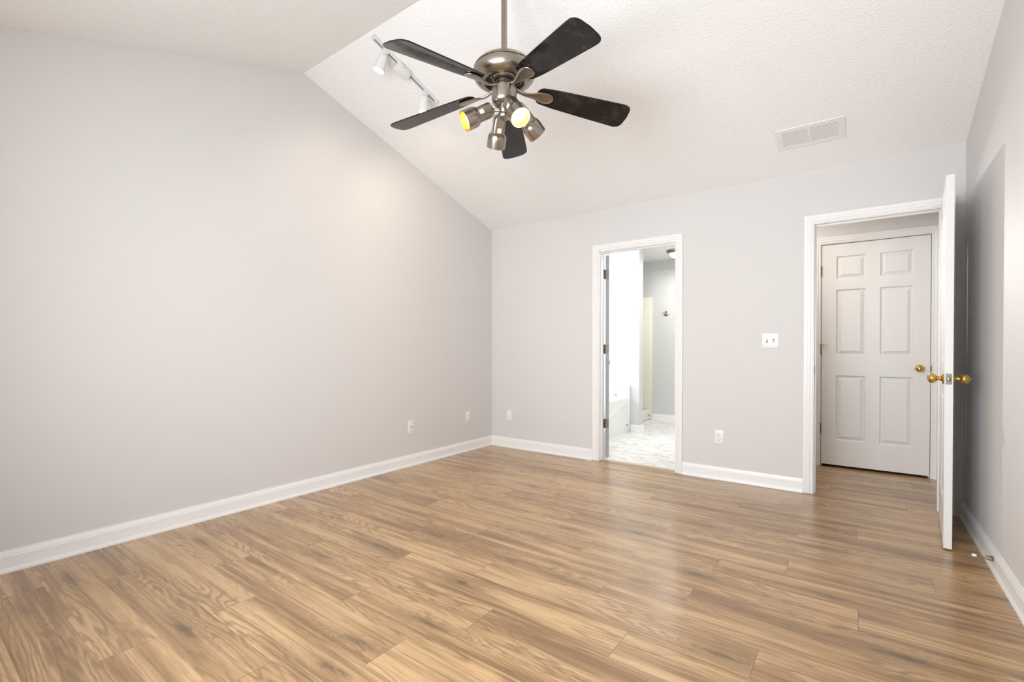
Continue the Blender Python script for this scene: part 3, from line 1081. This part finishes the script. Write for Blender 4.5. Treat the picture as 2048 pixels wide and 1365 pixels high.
# ------------------------------------------------------------------ ceiling fan
FX, FYY = 1.8912, RY
BZL = 2.369
fan = thing('ceiling_fan', 'brushed nickel ceiling fan with five glossy black blades and four spotlights', 'ceiling fan', (FX, FYY, 0))
bm = B()
lathe(bm, [(0, RZ - 0.01), (0.065, RZ - 0.02), (0.066, RZ - 0.045), (0.055, RZ - 0.075), (0.03, RZ - 0.095), (0.0, RZ - 0.095)], 32)
obj('canopy', bm, M['nickel'], fan)
bm = lathe(B(), [(0, RZ - 0.09), (0.0155, RZ - 0.09), (0.0155, 2.590), (0, 2.590)], 20)
dr = obj('downrod', bm, M['nickel'], fan)
bm = lathe(B(), [(0, 0), (0.003, 0), (0.0025, 0.0015), (0, 0.002)], 8, axis_matrix((0.0111, -0.0108, 2.66), (1, -1, 0)))
obj('screw', bm, M['chrome'], dr)
mot = [(0.0, 2.600), (0.030, 2.600), (0.034, 2.596), (0.075, 2.592), (0.110, 2.583), (0.135, 2.570), (0.150, 2.556), (0.1575, 2.5435), (0.1585, 2.5415),
       (0.1530, 2.5405), (0.1530, 2.5365), (0.1595, 2.5355), (0.1605, 2.525), (0.1600, 2.512), (0.155, 2.498), (0.146, 2.487), (0.132, 2.478), (0.120, 2.4735),
       (0.110, 2.472), (0.104, 2.474), (0.102, 2.480), (0.102, 2.500)]
hs = obj('motor_housing', lathe(B(), mot, 64), M['nickel'], fan)
bm = lathe(B(), [(0.1025, 2.498), (0.098, 2.502), (0.092, 2.503), (0.088, 2.499), (0.082, 2.498), (0.078, 2.503), (0.060, 2.505)], 56)
obj('vent_ring', bm, M['nickel'], hs)
bm = B()
for i in range(20):
    a = 2 * PI * i / 20
    m = Matrix.Rotation(a, 4, 'Z')
    pts = [(0.072, -0.006), (0.096, -0.008), (0.096, 0.008), (0.072, 0.006)]
    prism(bm, pts, 2.4965, 2.504, lambda p, q, d: m @ Vector((p, q, d)))
obj('vent_slot', bm, M['slot'], hs)
bm = lathe(B(), [(0.066, 2.506), (0.066, 2.494), (0.060, 2.488), (0.054, 2.490), (0.0535, 2.480), (0.0545, 2.474), (0.053, 2.466), (0.048, 2.462), (0.044, 2.461), (0.043, 2.445), (0.0, 2.445)], 48)
obj('collar', bm, M['nickel'], fan)
bm = lathe(B(), [(0.0, 2.448), (0.060, 2.448), (0.0645, 2.444), (0.0645, 2.385), (0.062, 2.374), (0.054, 2.364), (0.040, 2.359), (0.0, 2.358)], 48)
sw = obj('switch_housing', bm, M['nickel'], fan)
for a in (2.2, 4.3, 6.2):
    bm = lathe(B(), [(0, 0), (0.0035, 0), (0.003, 0.0015), (0, 0.002)], 8, axis_matrix((0.0645 * math.cos(a), 0.0645 * math.sin(a), 2.43), (math.cos(a), math.sin(a), 0)))
    obj('screw', bm, M['nickel_dark'], sw)
bm = lathe(B(), [(0.0, 2.360), (0.026, 2.360), (0.0265, 2.330), (0.024, 2.325), (0.022, 2.318), (0.0, 2.318)], 32)
st = obj('light_stem', bm, M['nickel'], fan)
prof = [(0.020, 2.322), (0.030, 2.318), (0.034, 2.308), (0.033, 2.298), (0.028, 2.292), (0.0, 2.288)]
obj('finial', lathe(B(), prof, 32), M['nickel'], st)

# blades
BR0, BR1 = 0.170, 0.690


def blade_outline():
    up = []
    def half(r):
        s = (r - BR0) / (BR1 - BR0)
        return 0.055 + 0.026 * min(1, s * 1.15) ** 0.9
    pts = []
    # root: rounded
    for k in range(7):
        a = PI / 2 + PI * k / 6
        pts.append((BR0 + 0.035 + 0.035 * math.cos(a), 0.0 + (half(BR0) + 0.0) * math.sin(a)))
    rc = 0.034
    hw = half(BR1)
    for r in (0.28, 0.38, 0.48, 0.56, 0.62):
        pts.append((r, -half(r)))
    for k in range(7):
        a = -PI / 2 + PI / 2 * k / 6
        pts.append((BR1 - 0.006 - rc + rc * math.cos(a), -hw + rc + rc * math.sin(a)))
    pts.append((BR1, 0.0))
    for k in range(7):
        a = PI / 2 * k / 6
        pts.append((BR1 - 0.006 - rc + rc * math.cos(a), hw - rc + rc * math.sin(a)))
    for r in (0.62, 0.56, 0.48, 0.38, 0.28):
        pts.append((r, half(r)))
    return pts


bm = prism(B(), blade_outline(), -0.003, 0.003, lambda a, b, d: (a, b, d))
es = [e for e in bm.edges if abs(e.verts[0].co.z - e.verts[1].co.z) < 1e-6]
bmesh.ops.bevel(bm, geom=es, offset=0.0018, segments=2, affect='EDGES')
blade0 = obj('blade', bm, M['blade'], fan, smooth=30)
# bracket: spade under the blade root with a curved neck to the hub
bm = B()
secs = [(0.040, 0.013, 0.004, 0.005), (0.070, 0.012, -0.002, 0.006), (0.095, 0.011, -0.012, 0.006), (0.120, 0.012, -0.015, 0.0055), (0.150, 0.018, -0.0115, 0.005),
        (0.175, 0.027, -0.0085, 0.0045), (0.200, 0.034, -0.0085, 0.0045), (0.225, 0.036, -0.0085, 0.0042), (0.245, 0.032, -0.008, 0.004), (0.258, 0.022, -0.0075, 0.0038), (0.265, 0.006, -0.007, 0.0035)]
rings = []
for r_, w_, z_, h_ in secs:
    ring = []
    for k in range(12):
        a = 2 * PI * k / 12
        ca, sa = math.cos(a), math.sin(a)
        ring.append(bm.verts.new((r_, w_ * abs(ca) ** 0.7 * (1 if ca > 0 else -1), z_ + h_ * abs(sa) ** 0.8 * (1 if sa > 0 else -1))))
    rings.append(ring)
for A, Bv in zip(rings, rings[1:]):
    for k in range(12):
        j = (k + 1) % 12
        bm.faces.new((A[k], A[j], Bv[j], Bv[k]))
bm.faces.new(rings[0])
bm.faces.new(rings[-1])
br0 = obj('blade_bracket', bm, M['nickel'], blade0, smooth=50)
for i in range(5):
    bl = blade0 if i == 0 else copy_tree(blade0)
    if i:
        bl.parent = fan
    bl.location = (0, 0, BZL + 0.675 * math.sin(0.1275))
    bl.rotation_euler = (-0.2468, 0.1275, math.radians(264.9 + 72 * i - (1.6 if i == 0 else 0)))

# spotlights of the fan: directions in the camera frame (right, down, away)
RT = Vector((math.cos(YAW), math.sin(YAW), 0))
FW = Vector((-math.sin(YAW), math.cos(YAW), 0))


def cf(r, d, a):
    return RT * r + FW * a + Vector((0, 0, -d))


def can_profile(bm, piv, d, roll=0.0):
    m = axis_matrix(piv, d)
    secs = [(0.000, 0.016, 3.0), (0.002, 0.025, 3.4), (0.008, 0.031, 4.0), (0.018, 0.0330, 5.0), (0.088, 0.0330, 5.0), (0.0895, 0.0375, 3.0), (0.094, 0.0435, 2.3),
            (0.101, 0.0480, 2.0), (0.110, 0.0505, 2.0), (0.122, 0.0515, 2.0), (0.150, 0.0510, 2.0), (0.165, 0.0510, 2.0), (0.165, 0.0490, 2.0), (0.150, 0.0485, 2.0)]
    n = 40
    rings = []
    for z, r, e in secs:
        ring = []
        for k in range(n):
            a = 2 * PI * k / n + roll
            ca, sa = math.cos(a), math.sin(a)
            ring.append(bm.verts.new(m @ Vector((r * abs(ca) ** (2 / e) * (1 if ca > 0 else -1), r * abs(sa) ** (2 / e) * (1 if sa > 0 else -1), z))))
        rings.append(ring)
    for A, Bv in zip(rings, rings[1:]):
        for k in range(n):
            j = (k + 1) % n
            bm.faces.new((A[k], A[j], Bv[j], Bv[k]))
    bm.faces.new(rings[0])
    return m


heads = [((-0.075, 0, 0.0), (-0.142, 0.085, -0.045), 'spotlight pointing left with its golden inside showing'),
         ((-0.025, 0, 0.080), (-0.022, 0.115, 0.085), 'spotlight pointing down and away from the camera'),
         ((0.028, 0, -0.080), (0.060, 0.130, -0.090), 'lit spotlight glaring toward the camera'),
         ((0.080, 0, 0.010), (0.100, 0.090, 0.080), 'spotlight pointing right and away from the camera')]
HZC = 2.335
for p, d, lab in heads:
    pv = cf(*p) + Vector((0, 0, HZC))
    dd = cf(*d).normalized()
    start = pv - dd * 0.012
    bm = B()
    m = can_profile(bm, start, dd)
    so = obj('spotlight', bm, M['nickel'], fan, smooth=40)
    so['label'] = lab
    obj('reflector', lathe(B(), [(0.0488, 0.1630), (0.0480, 0.140), (0.043, 0.118), (0.034, 0.100), (0.0, 0.096)], 32, m), M['gold'], so)
    obj('bulb', lathe(B(), [(0.0, 0.098), (0.020, 0.100), (0.030, 0.110), (0.041, 0.122), (0.0425, 0.128), (0.036, 0.134), (0.020, 0.138), (0, 0.139)], 28, m), M['bulb'], so)
    # rating label on the side facing down
    best = None
    for sgn in ((1, 0), (-1, 0), (0, 1), (0, -1)):
        nv = (m.to_3x3() @ Vector((sgn[0], sgn[1], 0)))
        score = nv.dot(cf(0.0, 0.55, -1.0))
        if best is None or score > best[0]:
            best = (score, sgn)
    sg = best[1]
    bm = B()
    if sg[0]:
        f = lambda a, b, dd_: m @ Vector((sg[0] * dd_, a, b))
    else:
        f = lambda a, b, dd_: m @ Vector((a, sg[1] * dd_, b))
    prism(bm, [(-0.011, 0.058), (0.011, 0.058), (0.011, 0.082), (-0.011, 0.082)], 0.0326, 0.0338, f)
    obj('sticker', bm, M['sticker'], so)
    bm = B()
    c0 = Vector((0, 0, HZC - 0.003)) + cf(*p).normalized() * 0.02
    tube(bm, [c0, c0.lerp(pv, 0.6), pv], 0.006, 10)
    lathe(bm, [(0, -0.008), (0.010, -0.008), (0.010, 0.008), (0, 0.008)], 14, axis_matrix(c0.lerp(pv, 0.62), pv - c0))
    obj('swivel_arm', bm, M['nickel'], so)
for p, d, lab in heads:
    hp = Vector((FX, FYY, HZC)) + cf(*p) + cf(*d).normalized() * 0.150
    spot('fan_spot', hp, hp + cf(*d), 7, (1.0, 0.80, 0.58), 110, 1.0, 0.035)

# ------------------------------------------------------------------ bathroom things
TX = 0.925
tub = thing('bathtub', 'white bathtub with curved apron line and chrome faucet seen through the bathroom doorway', 'bathtub', (0, 0, 0))
bm = B()
DKZ = 0.445
# rim deck with an oval basin
ox0, ox1, oy0, oy1 = -0.60, TX, 0.32, PYA - 0.004
n = 48
ccx, ccy = (ox0 + ox1) / 2 - 0.02, (oy0 + oy1) / 2
ra, rb = 0.55, 0.52


def rect_pt(a):
    ca, sa = math.cos(a), math.sin(a)
    hx, hy = (ox1 - ox0) / 2, (oy1 - oy0) / 2
    s = min(hx / max(abs(ca), 1e-6), hy / max(abs(sa), 1e-6))
    return ((ox0 + ox1) / 2 + s * ca, (oy0 + oy1) / 2 + s * sa)


levels = []
outer = []
angs = sorted([2 * PI * k / n for k in range(n)] + [math.atan2(sy * (oy1 - oy0), sx * (ox1 - ox0)) % (2 * PI) for sx in (1, -1) for sy in (1, -1)])
levels.append([rect_pt(a) + (0.0,) for a in angs])
levels.append([rect_pt(a) + (DKZ - 0.008,) for a in angs])
levels.append([((rect_pt(a)[0] - ccx) * 0.992 + ccx, (rect_pt(a)[1] - ccy) * 0.992 + ccy, DKZ) for a in angs])
for sc_, zz in ((1.0, DKZ), (0.975, DKZ - 0.012), (0.93, DKZ - 0.10), (0.86, DKZ - 0.28), (0.70, DKZ - 0.36), (0.05, DKZ - 0.37)):
    levels.append([(ccx + ra * sc_ * math.cos(a), ccy + rb * sc_ * math.sin(a), zz) for a in angs])
rings = [[bm.verts.new(p) for p in lv] for lv in levels]
na = len(angs)
for A, Bv in zip(rings, rings[1:]):
    for k in range(na):
        j = (k + 1) % na
        bm.faces.new((A[k], A[j], Bv[j], Bv[k]))
bm.faces.new(rings[-1])
obj('tub_shell', bm, M['acrylic'], tub)
obj('backsplash', box(B(), ox0, TX + 0.012, PYA - 0.024, PYA - 0.003, 0.001, 0.605, 0.006, 3), M['acrylic'], tub)
cur = [(1.127, .241), (1.22, .283), (1.31, .313), (1.394, .334), (1.50, .352), (1.60, .364), (1.666, .377), (1.71, .400), (1.738, .432)]
cur = [(2 * 1.04 - a, b) for a, b in cur[::-1][:-1] if 2 * 1.04 - a < 1.05 and 2 * 1.04 - a > 0.34] + [(1.04, 0.215)] + cur
cur.sort()
obj('apron_ridge', tube(B(), [(TX, a, b) for a, b in cur], 0.007, 8), M['acrylic'], tub)
bm = prism(B(), [(1.655, 0.083), (1.705, 0.083), (1.705, 0.099), (1.655, 0.099)], TX, TX + 0.003, lambda a, b, d: (d, a, b))
obj('maker_plate', bm, M['nickel_dark'], tub)
# faucet on the deck
fx_, fy_ = 0.62, 1.56
bm = B()
lathe(bm, [(0, DKZ), (0.022, DKZ), (0.018, DKZ + 0.02), (0.014, DKZ + 0.05), (0, DKZ + 0.055)], 18, Matrix.Translation((fx_, fy_, 0)))
tube(bm, [(fx_, fy_, DKZ + 0.04), (fx_ - 0.03, fy_ - 0.05, DKZ + 0.085), (fx_ - 0.07, fy_ - 0.12, DKZ + 0.08), (fx_ - 0.085, fy_ - 0.15, DKZ + 0.055)], [0.013, 0.013, 0.012, 0.012], 12)
fc = obj('faucet', bm, M['chrome'], tub)
for dx, dy in ((0.10, 0.0), (-0.10, 0.02), (0.19, 0.03)):
    bm = lathe(B(), [(0, DKZ), (0.021, DKZ), (0.018, DKZ + 0.012), (0.009, DKZ + 0.022), (0.010, DKZ + 0.032), (0.018, DKZ + 0.036), (0.018, DKZ + 0.052), (0, DKZ + 0.056)], 8, Matrix.Translation((fx_ + dx, fy_ + dy, 0)))
    obj('faucet_handle', bm, M['chrome'], fc)

shower = thing('shower_stall', 'cream shower stall surround and pan beyond the bathroom partition', 'shower', (0, 0, 0))
SXF = 0.785
bm = B()
ZT = 1.885
# back and side panels (far wall, partition side), thin moulded shell
box(bm, -0.88, 0.812, FY - 0.022, FY - 0.001, 0.0, ZT, 0.006, 2)
box(bm, -0.88, SXF - 0.02, PYB + 0.001, PYB + 0.022, 0.0, ZT, 0.006, 2)
box(bm, -0.895, -0.87, PYB + 0.001, FY - 0.001, 0.0, ZT, 0.006, 2)
obj('surround_panel', bm, M['shower'], shower)
bm = B()
box(bm, SXF - 0.09, SXF, PYB + 0.022, FY - 0.022, 0.001, 0.165, 0.014, 3)
box(bm, -0.87, SXF - 0.08, PYB + 0.022, FY - 0.022, 0.001, 0.06, 0.004, 2)
obj('shower_pan', bm, M['acrylic'], shower)
bm = prism(B(), [(FY - 0.105, 0.063), (FY - 0.055, 0.063), (FY - 0.055, 0.080), (FY - 0.105, 0.080)], SXF, SXF + 0.003, lambda a, b, d: (d, a, b))
obj('maker_plate', bm, M['nickel_dark'], shower)

hk = thing('robe_hook', 'round nickel robe hook on the far bathroom wall', 'hook', (1.027, FY, 1.622))
bm = lathe(B(), [(0, 0), (0.036, 0), (0.037, 0.004), (0.030, 0.009), (0.014, 0.012), (0.012, 0.022), (0, 0.023)], 24, axis_matrix((0, 0, 0), (0, -1, 0)))
obj('base', bm, M['nickel'], hk)
bm = tube(B(), [(0, -0.018, 0), (-0.018, -0.028, 0.004), (-0.040, -0.032, 0.014), (-0.050, -0.032, 0.022)], [0.007, 0.0065, 0.006, 0.007], 10)
obj('hook_arm', bm, M['nickel'], hk)

lampb = thing('bathroom_light', 'nickel flush ceiling light with glowing bowl in the bathroom', 'ceiling light', (1.375, 2.36, H))
obj('rim', lathe(B(), [(0, 0), (0.150, 0), (0.152, -0.006), (0.146, -0.020), (0.128, -0.034), (0.116, -0.040), (0.112, -0.036), (0, -0.03)], 36), M['nickel'], lampb)
obj('glass_bowl', lathe(B(), [(0.113, -0.037), (0.105, -0.062), (0.085, -0.086), (0.055, -0.102), (0.022, -0.109), (0, -0.110)], 36), M['bath_globe'], lampb)
